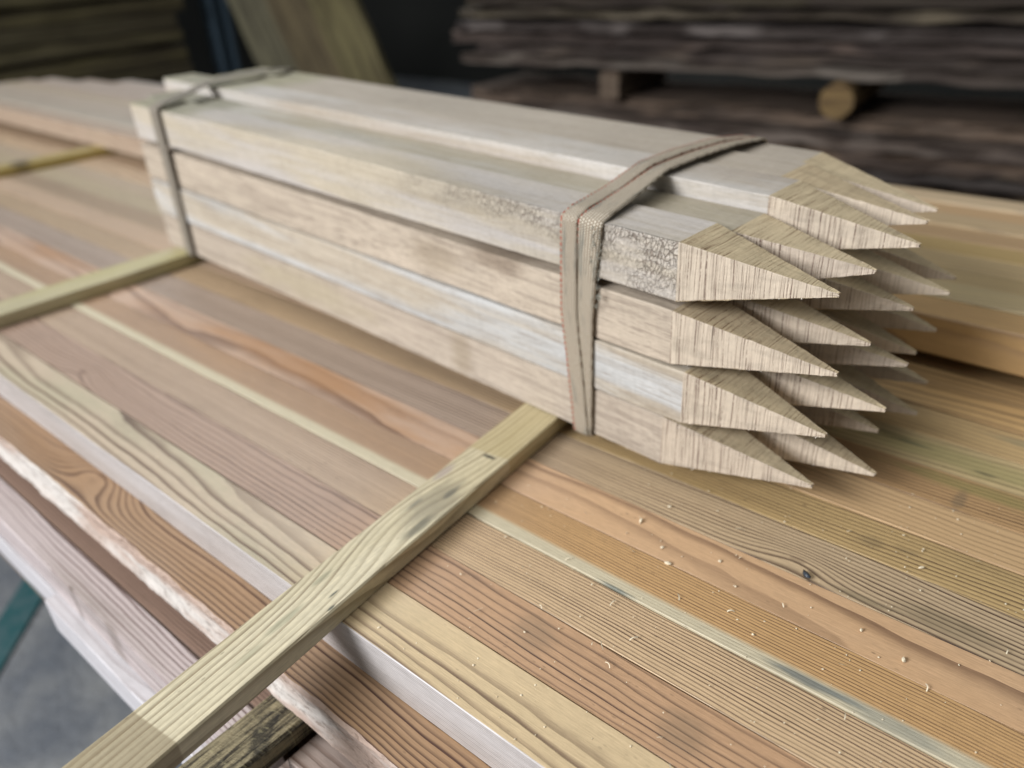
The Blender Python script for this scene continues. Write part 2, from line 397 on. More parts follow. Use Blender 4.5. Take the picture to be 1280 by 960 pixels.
# ================================================================ lower layers at the front
GL = 'boards of the lower layers of the pack'
m2 = softwood('brown_timber', 'a08468', '4c3226', ring=.0075, y0=.10, z0=-.12, warp=.022, wx=.7, con=1.0, edge=(.35, .92), seed=61, specks=.3,
              knots=[(X(-1.80), .03, .045, .055, .25)], blotch='9c7c5c', right=(X(-.85), '9a7650', .35))
side = roughside('torn_wane', 'dcd4ca', 'c2aa9a', '6d5544', 3.0)
me = bar_mesh('timber_board', XR - XL, .118, .094, seg=.014, rough_front=.0038, side_mat=1, seed=61)
o = link('timber_board', me, [m2, side], loc=(XL, .420 + .059, -.0955))
tag(o, 'brown board with torn whitish front edge, one layer below the greenish front board', 'timber board', GL)
for k, (ya, yb) in enumerate(((.545, .66), (.665, .78))):
    m = softwood('inner_timber', 'a98a68', '6f5138', ring=.01, y0=.1, z0=-.2, seed=70 + k)
    board('hidden second layer board, ' + ('nearer' if k == 0 else 'farther') + ' of two behind the brown one', XL, XR, ya, yb, -.0965, .092, m, group=GL, seed=70 + k)

# old bearer between the layers
mb = M('old_bearer'); x, y, z = mb.x, mb.y, mb.z
n = mb.noise(x * 6, y * 90, z * 90, 1, 4, .7); n2 = mb.noise(x * 9, y * 16, z * 16, 1, 5, .7)
sw = mb.noise(x * 130 + y * 60, y * 60, z * 10, 1, 3, .7)
c = mb.mix('8f8468', '3b352c', ss(n, .42, .62)); c = mb.mix(c, '262524', ss(n2, .5, .64) * .8)
c = mb.mix(c, 'a59c78', ss(sw, .56, .7) * .5)
mbm = mb.done(c, .85, n + sw, bd=.004, bs=.9, spec=.2)
def bearer(x0, top, t, ylen, y0_, lab, w=.10):
    me = bar_mesh('bearer', ylen, w, t, ch=.006, wav=.003, seed=int(x0 * 9) % 17, seg=.04)
    return tag(link('support_bearer', me, [mbm], loc=(x0, y0_, top), rot=(0, 0, math.radians(90))), lab, 'bearer', 'old bearers between the layers')
bearer(-.972, -.1905, .045, 2.7, .20, 'weathered dark grey bearer sticking out below the foreground batten')
bearer(-2.72, -.1905, .045, 2.6, .26, 'weathered bearer under the pack at the left edge of the picture')
bearer(-4.8, -.1905, .045, 2.6, .26, 'weathered bearer under the far left end of the pack')

ml = softwood('lilac_timber', 'bdb0ac', '6c5854', ring=.0075, y0=.10, z0=-.12, rise=.004, warp=.02, wx=.8, con=1.0, seed=120, blotch='a49890',
   stains=[(X(-1.47), -.036, .04, .006, '6b5d50', .5), (X(-1.66), -.036, .015, .006, '5a4c40', .6)])
Z3 = -.2365
mlb = softwood('shade_brown_timber', '8d7464', '4c382f', ring=.006, y0=.16, z0=-.14, warp=.01, con=.8, seed=118)  # darker brown puts the shade below the torn edged board into the colour
board('strip of board, dark brown for shade, between the torn edged board and the pinkish grey one', XL, -1.03, .398, .47, Z3 - .004, .092, mlb, group=GL, seed=119)
board('pinkish grey board third layer down, along the left front of the pack', XL, -1.03, .322, .396, Z3, .095, ml, group=GL, seed=120)
mlr = softwood('lilac_timber', 'aa988c', '6e5648', ring=.011, y0=.05, z0=-.12, warp=.03, con=.8, seed=121)
board('pinkish brown board third layer down, to the right of the dark bearer', -.915, XR, .372, .470, Z3, .095, mlr, group=GL, seed=121)
for k in range(3):
    ya = .478 + .114 * k
    m = softwood('inner_timber', 'a58a72', '6f5544', ring=.01, y0=.1, z0=-.2, seed=125 + k)
    board('inner board of the third layer, number ' + ['one', 'two', 'three'][k] + ' in from the front', XL, XR, ya, ya + .11, Z3 - .001, .093, m, group=GL, seed=125 + k)
ml4 = softwood('pale_grey_timber', 'c0bcbc', '948a88', ring=.013, y0=.05, z0=-.1, warp=.03, con=.5, seed=131)
Z4 = -.333
board('pale grey lowest visible board whose sawn end shows at the left edge', -1.80, -1.0, .291, .400, Z4, .098, ml4, group=GL, seed=131)
board('pale lower board to the right below the dark bearer', -.985, XR, .335, .445, Z4, .098, mlr, group=GL, seed=133)
board('grey board set back in the fourth layer at far left', XL, -1.806, .318, .43, Z4 - .012, .095, ml4, group=GL, seed=134)
nn_ = 0
for lay in range(6):
    zt = -.4345 - lay * .142
    bm_in = softwood('inner_timber', '9c8a78', '6a5446', ring=.012, y0=.1, z0=-.2, seed=140 + lay)
    for k in range(3):
        ya = .2035 * (1 - (zt - .095)) + .035 + .117 * k + .01 * (lay % 2)
        board('shaded board low in the pack, layer %s, %s from front' % (['five', 'six', 'seven', 'eight', 'nine', 'ten'][lay], ['first', 'second', 'third'][k]),
              XL, XR, ya, ya + .112, zt, .095, bm_in, group=GL, seed=150 + lay * 3 + k)
    for q, bx in enumerate((-4.75, -2.7, -.93)):
        bearer(bx, zt - .0955, .045, 2.2, .2035 * (1 - (zt - .14)) + .05, 'bearer below layer %s of the pack, %s' % (['five', 'six', 'seven', 'eight', 'nine', 'ten'][lay], ['at the far left', 'in the middle', 'under the foreground end'][q]))

# ================================================================ bundle of pointed stakes
YAW = math.radians(-3.66)
O_ = Vector((.071, 1.113, 0))
W = .1285
tips = {'41': (-.455, .464), '42': (-.450, .462), '43': (-.429, .474), '44': (-.463, .474), '45': (-.488, .458),
        '31': (-.437, .324), '32': (-.438, .329), '33': (-.418, .355), '34': (-.398, .346), '35': (-.426, .327),
        '21': (-.438, .205), '22': (-.390, .212), '23': (-.408, .242), '24': (-.433, .207), '25': (-.440, .205),
        '11': (-.448, .089), '12': (-.384, .072), '13': (-.434, .083), '14': (-.406, .072), '15': (-.433, .078)}
base = {1: .1, 2: .215, 3: .332, 4: .458}       # centre heights if left regular
cz = {'41': .459, '42': .447, '43': .479, '44': .476, '45': .468, '31': .327, '32': .330, '33': .357, '34': .350, '35': .346,
      '21': .2125, '22': .211, '23': .234, '24': .224, '25': .222, '11': .0965, '12': .0955, '13': .1005, '14': .0985, '15': .0975}
fan = {1: .004, 2: .012, 3: .020, 4: .026}      # the far end sits a little higher, rows not fully closed
sho = {'41': -.716, '31': -.724, '21': -.690, '11': -.733, '42': -.692, '43': -.690, '44': -.738, '45': -.765}
left = {'1': -2.925, '2': -3.07, '3': -3.19, '4': -3.05, '5': -3.12}
ordc = {'1': 'nearest', '2': 'second', '3': 'middle', '4': 'fourth', '5': 'farthest'}
ordr = {'4': 'top', '3': 'second', '2': 'third', '1': 'bottom'}
extra = {'41': ', its side crackled and chalky', '31': ', with slanting grain lines on its side', '21': ', its side frosty white',
         '11': ', with long parallel grain on its side', '43': ', standing proud of its neighbours', '42': ', sunk between its neighbours'}
sides = {
 '41': dict(light='bdb19c', dark='8e8068', crackle=1.0, grain=.35, frost='beb7b0', top='8d8a6c'),
 '31': dict(light='c2b39f', dark='75665a', slant=.035, grain=.7, stain=[(1.75, .03, .12, .04, '7d6c5a', .6), (1.55, -.01, .12, .05, '96866f', .5)]),
 '21': dict(light='bcb09d', dark='7e6d5a', slant=.012, grain=.55, frost='c2c2bf'),
 '11': dict(light='bbad9b', dark='75665a', slant=.022, grain=.7, stain=[(.9, .0, .45, .06, 'b5a88c', .6), (1.6, .0, .05, .08, '9a8a72', .5)]),
 '42': dict(light='aea491', dark='8e8566', grain=.6, frost='b6b1a8', top='827f68'),
 '43': dict(light='b4a99c', dark='98896a', grain=.4, frost='c2bcb4', top='989474'),
 '44': dict(light='b4a99a', dark='887a5c', grain=.35, top='979372'), '45': dict(light='b4a99a', dark='877a5e', grain=.35, top='9a9674')}
mfb = M('wood_fibre'); FIB = mfb.done('d9cfc0', .9, spec=.1)
for key, (ut, zt) in tips.items():
    row, c = key; v = (int(c) - .5) * W
    sd = random.uniform(0, 50)
    ush = sho.get(key, ut - .285 + random.uniform(-.01, .01)); ul = left[c] + random.uniform(-.012, .012)
    hw = W / 2 - .0020; hh = .0550; v += {'21': -.0030, '31': .0022, '11': .0008, '41': -.0012}.get(key, 0)
    z1 = cz[key]; z0 = z1 + fan[int(row)]; hh0 = hh + .0035
    root = empty('wooden_stake', O_ + Matrix.Rotation(YAW, 3, 'Z') @ Vector((ul, v, z0)), (0, 0, YAW))
    tag(root, '%s stake in the %s row of the bundle%s' % (ordc[c], ordr[row], extra.get(key, '')), 'wooden stake', 'pointed oak stakes strapped in a bundle')
    # shaft: local x from 0 (far end) to Ls (shoulder), cross-section ring, no inner cap where the point joins
    Ls = ush - ul; N = 90 if c in '1' else 50
    def ring(x, f, sc=1.0):
        h = hh0 + (hh - hh0) * f; zc = (z1 - z0) * f
        ch = .0020
        pts = [(-hw, -h + ch), (-hw, -h * .5), (-hw, 0), (-hw, h * .5), (-hw, h - ch), (-hw + ch, h), (-hw * .5, h), (0, h), (hw * .5, h), (hw - ch, h),
               (hw, h - ch), (hw, 0), (hw, -h + ch), (hw - ch, -h), (0, -h), (-hw + ch, -h)]
        out = []
        for j, (py, pz) in enumerate(pts):
            q = Vector((x * 2.2 + sd, py * 8, pz * 8)); q2 = Vector((x * 40 + sd, j * 3.1, 0))
            am = .0012 if x < Ls - .01 else .0006
            ed = .0011 if j in (4, 5, 0, 15) else .0002
            out.append((x, py + noise.noise(q) * am * 1.5 + noise.noise(q2) * ed, pz + zc + noise.noise(q + Vector((9, 9, 9))) * am * 1.5 + noise.noise(q2 + Vector((4, 4, 4))) * ed))
        return out
    vs = []; fs = []
    for i in range(N + 1):
        f = (i / N); vs += ring(Ls * f, f)
    P = 16
    for i in range(N):
        for j in range(P):
            a = i * P + j; b = i * P + (j + 1) % P; fs.append((a, a + P, b + P, b))
    fs.append(tuple(range(P)))
    me = bpy.data.meshes.new('shaft'); me.from_pydata([tuple(q * K for q in p) for p in vs], [], fs); me.update()
    if key in sides: om = oak('oak_side', seed=sd, **sides[key])
    else: om = oak('oak_side', 'ac9b80', '7a684e', seed=sd, grain=.5, slant=random.uniform(-.02, .02))
    link('shaft', me, [om], parent=root)
    # sawn point: starts on the very same ring, tapers to a blunt tip
    NT = 26; vs = []; fs = []; last = ring(Ls, 1.0)
    Lt = ut - ush; tz = zt - z0; zc1 = z1 - z0
    # C sawn lines: ring pts shrink towards the tip
    for i in range(NT + 1):
        f = i / NT; s_ = 1 - f * .945
        for j, p in enumerate(last):
            yy_ = p[1] * s_
            zz_ = (p[2] - zc1) * s_ + zc1 + (tz - zc1) * f
            jit = Vector((f * 30 + sd, j * 2.2, 1)); am = .0013 if 0 < f and j in (4, 5, 0, 15, 9, 10, 12, 13) else .0003
            if f == 0: am = 0
            if f > .93: am = .0018
            vs.append((Ls + Lt * f + (noise.noise(jit * 1.7) * .004 if f == 1 else 0), yy_ + noise.noise(jit) * am, zz_ + noise.noise(jit + Vector((3, 3, 3))) * am))
    for i in range(NT):
        for j in range(P):
            a = i * P + j; b = i * P + (j + 1) % P; fs.append((a, a + P, b + P, b))
    fs.append(tuple(NT * P + j for j in range(P))[::-1])
    me = bpy.data.meshes.new('sawn_point'); me.from_pydata([tuple(q * K for q in p) for p in vs], [], fs); me.update()
    cm = sawncut('sawn_cut', random.choice(['bdac8c', 'b9a788', 'c2b191']), '64492f', seed=sd, fine=random.uniform(.85, 1.15), strength=1.0 if c in '123' else .55)
    cm2 = sawncut('sawn_cut_side', random.choice(['c8b9a6', 'c3b4a0', 'ccbda8']), '5c443a', seed=sd + 3, fine=random.uniform(.8, 1.0), strength=1.0 if c in '123' else .55)
    o = link('sawn_point', me, [cm, cm2], parent=root)
    if c in '12':
        fv = []; ff = []
        for q in range(9 if c == '1' else 3):
            f = random.uniform(.02, .97); s_ = 1 - f * .945
            bx = Ls + Lt * f; by = last[0][1] * s_; bz = (last[0][2] - zc1) * s_ + zc1 + (tz - zc1) * f
            if random.random() < .25: bz = (last[4][2] - zc1) * s_ + zc1 + (tz - zc1) * f
            px_, py_, pz_ = bx, by, bz; dx_ = random.uniform(-.6, .6); dy_ = -random.uniform(.0, .6); dz_ = -random.uniform(.2, 1.0)
            l_ = random.choice([.0012, .0015, .002, .004]); w__ = .0005; b0 = len(fv)
            for t_ in range(4):
                fv += [(px_ - w__, py_, pz_), (px_ + w__, py_ - .0002, pz_)]
                px_ += dx_ * l_ * .5; py_ += dy_ * l_ * .5; pz_ += dz_ * l_ * .5; dx_ += random.uniform(-.5, .5); dz_ += random.uniform(0, .6)
            for t_ in range(3): k_ = b0 + t_ * 2; ff.append((k_, k_ + 1, k_ + 3, k_ + 2))
        nb = len(vs); vs += fv; fs += [tuple(nb + k_ for k_ in f_) for f_ in ff]
        me2 = bpy.data.meshes.new('sawn_point'); me2.from_pydata([tuple(q * K for q in p) for p in vs], [], fs); me2.update()
        for q in (cm, cm2, FIB): me2.materials.append(q)
        o.data = me2; me = me2
    for i_, p in enumerate(me.polygons):
        j = i_ % P
        if i_ > NT * P: p.material_index = 2
        elif j in (0, 1, 2, 3, 4, 11, 10): p.material_index = 1

# ================================================================ straps
def strap_mat():
    m = M('polyester_webbing')
    uvn = m.t.nodes.new('ShaderNodeUVMap'); sp = m.t.nodes.new('ShaderNodeSeparateXYZ'); m.t.links.new(uvn.outputs[0], sp.inputs[0])
    s = V(m.t, sp.outputs[0]); t = V(m.t, sp.outputs[1])        # s along in units, t 0..1 across
    a = s * 190; b = t * 9
    row = b.floor(); off = (row * .5).fract()
    fx_ = ((a + off).fract() - .5).absv(); fy_ = (b.fract() - .5).absv()
    dot = ss((fx_ * fx_ * 3.4 + fy_ * fy_ * 4.5), .62, .15)
    fz = m.noise(s * 160, t * 24, 0, 1, 3, .7)
    dirt = m.noise(s * 9, t * 2.0, 3, 1, 4, .6)
    c = m.mix('857764', 'e4dac6', dot * .75 + (fz - .5) * .5)
    c = m.mix(c, '57605c', ss(dirt, .52, .7) * .6)
    return m.done(c, .6, dot * .8 + fz * .5, bd=.0022, bs=.8, spec=.3)
WEB = strap_mat()
WEBG = strap_mat.__call__(); 
mr = M('red_thread'); RED = mr.done(mr.mix('a03a28', 'c2674f', mr.noise(mr.x * 90, mr.y * 90, mr.z * 90)), .7)
mr = M('frayed_webbing'); nz = mr.noise(mr.x * 60, mr.y * 60, mr.z * 160, 1, 5, .75)
FRAY = mr.done(mr.mix('5c5a52', 'a7a596', ss(nz, .38, .62)), .8, nz, bd=.005, bs=1.0, spec=.2)

def catmull(pts, n):
    out = []; m_ = len(pts)
    for i in range(m_ - 1):
        p0 = pts[max(i - 1, 0)]; p1 = pts[i]; p2 = pts[i + 1]; p3 = pts[min(i + 2, m_ - 1)]
        k = n
        for q in range(k):
            t = q / k
            out.append(tuple(p1[a] + (p2[a] - p1[a]) * t for a in range(len(p1))))
    out.append(tuple(pts[-1])); return out
def band(name, ctrl, th, mat, parent, n=10, wob=.0006):
    """ctrl: loop of (v, z, uL, uR) seen from the point end; thickness th grows outwards"""
    pts = catmull(ctrl + [ctrl[0]], n)[:-1]
    R = len(pts); cen = Vector((sum(p[0] for p in pts) / R, sum(p[1] for p in pts) / R))
    # smooth corners a little
    for _ in range(1):
        pts = [tuple((pts[i - 1][a] + 6 * pts[i][a] + pts[(i + 1) % R][a]) / 8 for a in range(4)) for i in range(R)]
    T = 6; vs = []; fs = []; uv = []; s = 0; ss_ = []
    for i in range(R):
        if i: s += math.dist(pts[i][:2], pts[i - 1][:2])
        ss_.append(s)
    tot = s + math.dist(pts[0][:2], pts[-1][:2])
    for i, p in enumerate(pts):
        a = Vector(pts[i - 1][:2]); b = Vector(pts[(i + 1) % R][:2]); d = (b - a).normalized(); nrm = Vector((d.y, -d.x))
        if nrm.dot(Vector(p[:2]) - cen) < 0: nrm = -nrm
        for lay in (0, 1):
            for k in range(T + 1):
                f = k / T; u = p[2] + (p[3] - p[2]) * f
                bulge = th * (lay + .25 * lay * math.sin(math.pi * f)) + noise.noise(Vector((i * .35, f * 2, lay * .2 + hash(name) % 7 * 0))) * wob
                e = noise.noise(Vector((i * 1.3, k, 5))) * .0012 if k in (0, T) else 0
                vs.append((u + e, p[0] + nrm.x * bulge, p[1] + nrm.y * bulge))
    Wd = 2 * (T + 1)
    uvs = []
    for i in range(R):
        j = (i + 1) % R; s0 = ss_[i]; s1 = ss_[j] if j else tot
        for k in range(T):
            o0 = i * Wd + (T + 1) + k; o1 = j * Wd + (T + 1) + k
            fs.append((o0, o0 + 1, o1 + 1, o1)); uvs.append(((s0, k / T), (s0, (k + 1) / T), (s1, (k + 1) / T), (s1, k / T)))
            i0 = i * Wd + k; i1 = j * Wd + k
            fs.append((i0, i1, i1 + 1, i0 + 1)); uvs.append(((s0, k / T), (s1, k / T), (s1, (k + 1) / T), (s0, (k + 1) / T)))
        for k, fl in ((0, 0), (T, 1)):
            a0 = i * Wd + k; a1 = j * Wd + k; b0 = a0 + T + 1; b1 = a1 + T + 1
            f_ = (a0, b0, b1, a1) if fl == 0 else (a0, a1, b1, b0)
            fs.append(f_); uvs.append(((s0, .5),) * 4)
    me = bpy.data.meshes.new(name); me.from_pydata([tuple(q * K for q in p) for p in vs], [], fs)
    ul = me.uv_layers.new(name='UVMap')
    for p, q in zip(me.polygons, uvs):
        for li, c_ in zip(p.loop_indices, q): ul.data[li].uv = c_
        p.use_smooth = True
    bm = bmesh.new(); bm.from_mesh(me); bmesh.ops.recalc_face_normals(bm, faces=bm.faces); bm.to_mesh(me); bm.free()
    link(name, me, [mat], parent=parent)
    return pts, cen
def stitches(name, pts, cen, frac, th, parent, step=.0125, ln=.0088, wd=.0026):
    vs = []; fs = []; R = len(pts); segs = []
    dense = []
    for i in range(R):
        a = pts[i]; b = pts[(i + 1) % R]; d = math.dist(a[:2], b[:2]); n = max(1, int(d / .0015))
        for q in range(n): dense.append(tuple(a[k] + (b[k] - a[k]) * q / n for k in range(4)))
    D = len(dense); s = 0; acc = 0; cur = []
    for i in range(D):
        p = dense[i]; nx = dense[(i + 1) % D]
        dd = math.dist(p[:2], nx[:2]); acc += dd
        ph = acc % step
        if ph < ln: cur.append(i)
        elif cur:
            segs.append(cur); cur = []
    for sg in segs:
        if len(sg) < 2: continue
        i0, i1 = sg[0], sg[-1]
        b0 = len(vs)
        for idx, zoff in ((i0, 0.0), ((i0 + i1) // 2, .0012), (i1, 0.0)):
            p = dense[idx]; a = Vector(dense[idx - 3][:2]); b = Vector(dense[(idx + 3) % D][:2]); d = (b - a).normalized(); nrm = Vector((d.y, -d.x))
            if nrm.dot(Vector(p[:2]) - cen) < 0: nrm = -nrm
            u = p[2] + (p[3] - p[2]) * frac
            sk = .0008 if idx == i0 else (-.0008 if idx == i1 else 0)
            for du, h in ((-wd / 2, 0), (-wd / 4, .0011), (wd / 4, .0011), (wd / 2, 0)):
                hh_ = th * 1.05 + h + zoff - .0004
                vs.append((u + du + sk, p[0] + nrm.x * hh_, p[1] + nrm.y * hh_))
        for r_ in range(2):
            for k in range(3):
                a = b0 + r_ * 4 + k; fs.append((a, a + 1, a + 5, a + 4))
        
    me = bpy.data.meshes.new(name); me.from_pydata([tuple(q * K for q in p) for p in vs], [], fs); me.update()
    return link(name, me, [RED], parent=parent)

VB = 5 * W
def loop(zb, ztn, ztf, ubot, umid, utop, utopm, utopf, arc=.0, n0=0.0, bk=None):
    """bottom-near -> up near side -> over the top -> down the back -> under"""
    e = .0045 + n0
    return [(-e, zb, *ubot), (-e, .19, *[(a + b) / 2 for a, b in zip(ubot, umid)]), (-e, .32, *umid), (-e, .43, *[(a + b) / 2 for a, b in zip(umid, utop)]),
            (-e, ztn - .006, *utop), (-e + .0035, ztn, *utop), (.02, ztn + e * .6 + .004, *utop), (.13, (ztn * .45 + ztf * .55) + arc * .6, *[(a + b) / 2 for a, b in zip(utop, utopm)]),
            (2 * W + .004, ztf + e, *utopm), (3 * W, ztf + e + arc, *utopm), (4 * W, ztf + e - .002, *[(a + b) / 2 for a, b in zip(utopm, utopf)]), (VB - .004, ztf - .009, *utopf),
            (VB + e, ztf - .016, *utopf), (VB + e, .3, *utopf), (VB + e, zb + .004, *utopf), (VB - .004, zb - e, *utopf), (VB / 2, zb - e - .001, *[(a + b) / 2 for a, b in zip(ubot, utopf)]), (.004, zb - e, *ubot)]
strap = empty('webbing_strap', O_, (0, 0, YAW))
tag(strap, 'greenish grey woven strap with red edge stitching, wound twice round the stakes near their points', 'strap', 'straps binding the stake bundle')
lp2 = loop(.043, .5165, .543, (-.934, -.903), (-.948, -.899), (-.938, -.876), (-.958, -.916), (-.935, -.905), n0=0.0)
p2, c2 = band('strap_band', lp2, .0030, WEBG, strap)
stitches('red_stitching', p2, c2, .12, .0030, strap)
lp1 = loop(.043, .5165, .543, (-.948, -.909), (-.978, -.936), (-.973, -.932), (-.992, -.955), (-.965, -.932), n0=.0042)
p1, c1 = band('strap_band', lp1, .0032, WEB, strap)
stitches('red_stitching', p1, c1, .09, .0032, strap)
# frayed patch on the lower wrap just below the top arris
vs = []; fs = []
for q in range(70):
    u0 = random.uniform(-.900, -.874); z0 = random.uniform(.345, .512); l = random.uniform(.006, .02); a = random.uniform(-1.0, 1.0)
    y_ = -.0075 - random.uniform(0, .003); b = len(vs); w_ = .0006
    du = math.sin(a) * l * .5; dz = -math.cos(a) * l
    vs += [(u0 - w_, y_, z0), (u0 + w_, y_, z0), (u0 + w_ + du * .4, y_ - .003, z0 + dz * .5), (u0 - w_ + du * .4, y_ - .003, z0 + dz * .5), (u0 + du, y_ - .0015, z0 + dz)]
    fs += [(b, b + 1, b + 2, b + 3), (b + 3, b + 2, b + 4)]
me = bpy.data.meshes.new('frayed_threads'); me.from_pydata([tuple(q * K for q in p) for p in vs], [], fs)
link('frayed_threads', me, [FRAY], parent=strap)
strap2 = empty('webbing_strap', O_, (0, 0, YAW))
tag(strap2, 'narrow grey strap binding the far end of the stake bundle', 'strap', 'straps binding the stake bundle')
lpf = loop(.045, .545, .566, (-2.75, -2.70), (-2.745, -2.69), (-2.742, -2.685), (-2.87, -2.81), (-2.95, -2.90), arc=.003, n0=.004)
mfs = M('dark_webbing'); nzz = mfs.noise(mfs.x * 90, mfs.y * 90, mfs.z * 90, 1, 3)
DW = mfs.done(mfs.mix('5f584e', '8d8475', nzz), .7, nzz, bd=.003)
band('strap_band', lpf, .0035, DW, strap2)

# ================================================================ sawdust, pebble, slivers
mc = M('sawdust'); DUST = mc.done('d8cbb0', .9, spec=.1)
vs = []; fs = []
def crumb(x, y, z, r, sd):
    b = len(vs); rnd = random.Random(sd)
    t = (1 + 5 ** .5) / 2
    ico = [(-1, t, 0), (1, t, 0), (-1, -t, 0), (1, -t, 0), (0, -1, t), (0, 1, t), (0, -1, -t), (0, 1, -t), (t, 0, -1), (t, 0, 1), (-t, 0, -1), (-t, 0, 1)]
    fc = [(0, 11, 5), (0, 5, 1), (0, 1, 7), (0, 7, 10), (0, 10, 11), (1, 5, 9), (5, 11, 4), (11, 10, 2), (10, 7, 6), (7, 1, 8), (3, 9, 4), (3, 4, 2), (3, 2, 6), (3, 6, 8), (3, 8, 9), (4, 9, 5), (2, 4, 11), (6, 2, 10), (8, 6, 7), (9, 8, 1)]
    sx, sy, sz = r * rnd.uniform(.5, 1.2), r * rnd.uniform(.4, .9), r * rnd.uniform(.3, .6); a = rnd.uniform(0, 3)
    for p in ico:
        q = rnd.uniform(.7, 1.2) / 1.9
        px, py, pz = p[0] * sx * q, p[1] * sy * q, p[2] * sz * q
        vs.append(((x + px * math.cos(a) - py * math.sin(a)) * K, (y + px * math.sin(a) + py * math.cos(a)) * K, (z + sz * .7 + pz) * K))
    for f in fc: fs.append(tuple(b + i for i in f))
rd = random.Random(5)
for i in range(520):
    x = rd.uniform(-1.0, .25) if i % 3 else rd.uniform(-1.9, .2); y = rd.uniform(.52, 1.5)
    if abs(x + .905 + (y - .3) * -.02 + (y) * .08) < .075: continue
    crumb(x, y, .0002, rd.choice([.0009, .0011, .0013, .0016, .0020, .0026]), i)
for i, (x, y, r) in enumerate([(-.62, 1.03, .007), (-.55, .99, .005), (-.52, .96, .006), (-.40, .98, .004), (-.45, 1.02, .004), (-.13, .99, .006), (-.2, 1.01, .005), (-.17, 1.21, .006), (-.6, 1.1, .004), (-.33, .9, .004)]):
    crumb(x, y, .0004, r, 900 + i)
for i in range(36):
    x = rd.uniform(-.75, .15); y = rd.uniform(.6, 1.35); a = rd.uniform(0, 6.28); l = rd.uniform(.006, .020); w_ = rd.uniform(.0005, .0011); cv = rd.uniform(-1.2, 1.2); b = len(vs); z_ = .0012
    for t_ in range(6):
        hx, hy = -math.sin(a) * w_, math.cos(a) * w_
        zt_ = z_ + .0022 * math.sin(math.pi * t_ / 5)
        vs += [((x - hx) * K, (y - hy) * K, zt_ * K), ((x + hx) * K, (y + hy) * K, (zt_ + .0005) * K)]
        x += math.cos(a) * l / 5; y += math.sin(a) * l / 5; a += cv / 5
    for t_ in range(5): k_ = b + t_ * 2; fs.append((k_, k_ + 2, k_ + 3, k_ + 1))
me = bpy.data.meshes.new('sawdust'); me.from_pydata(vs, [], fs)
o = link('sawdust', me, [DUST]); tag(o, 'pale sawdust crumbs scattered over the boards', 'sawdust', kind='stuff')
vs = []; fs = []
crumb(0, 0, 0, .011, 77)
me = bpy.data.meshes.new('pebble'); me.from_pydata(vs, [], fs)
for p in me.polygons: p.use_smooth = True
mp = M('pebble_stone'); PB = mp.done(mp.mix('1c2026', '4a525a', mp.noise(mp.x * 160, mp.y * 160, mp.z * 160, 1, 3)), .35, spec=.5)
o = link('pebble', me, [PB], loc=(-.316, 1.0755, .0006)); tag(o, 'small dark pebble lying on the seam between two boards at the right', 'pebble')

# ================================================================ floor, shed and background stacks
def quad(name, pts, mat, kind=None, label=None, cat=None):
    me = bpy.data.meshes.new(name); me.from_pydata([tuple(q * K for q in p) for p in pts], [], [tuple(range(len(pts)))])
    return tag(link(name, me, [mat]), label, cat, kind=kind)
mf = M('concrete'); n = mf.noise(mf.x * 2.2, mf.y * 2.2, 0, 1, 5, .6); n2 = mf.noise(mf.x * 22, mf.y * 22, 0, 1, 4, .7)
CON = mf.done(mf.scale(mf.mix('5d6166', '7b7c7b', ss(n, .35, .68)), n2 * .4 + .8), .7, n2, bd=.01)
quad('floor', [(-40, -30, -1.9), (30, -30, -1.9), (30, 40, -1.9), (-40, 40, -1.9)], CON, 'structure')
mt = M('teal_paint'); n = mt.noise(mt.x * 12, mt.y * 12, 0, 1, 5, .7)
TEAL = mt.done(mt.mix('2a5254', '4d6062', ss(n, .42, .7)), .6)
quad('floor_marking', [(-2.52, -1.01, -1.889), (-2.42, -.88, -1.889), (-6.2, 2.9, -1.889), (-6.3, 2.77, -1.889)], TEAL, 'structure')
mw = M('dark_cladding'); n = mw.noise(mw.x * .7, mw.y * .7, mw.z * .7, 1, 4)
WALL = mw.done(mw.mix('1c1d1b', '2c2c28', n), .8)
def slab(name, x0, x1, y0, y1, z0, z1, mat, **k):
    me = bpy.data.meshes.new(name); v = [(a, b, c) for a in (x0, x1) for b in (y0, y1) for c in (z0, z1)]
    me.from_pydata([tuple(q * K for q in p) for p in v], [], [(0, 1, 3, 2), (4, 6, 7, 5), (0, 4, 5, 1), (2, 3, 7, 6), (0, 2, 6, 4), (1, 5, 7, 3)])
    return tag(link(name, me, [mat]), **k)
slab('back_wall', -26, 18, 13, 13.4, -1.9, 8, WALL, label='dark shed wall behind the timber racks', cat='wall')
slab('side_wall', -19, -18.6, -8, 13, -1.9, 8, WALL, label='dark shed wall beyond the far left stack', cat='wall')

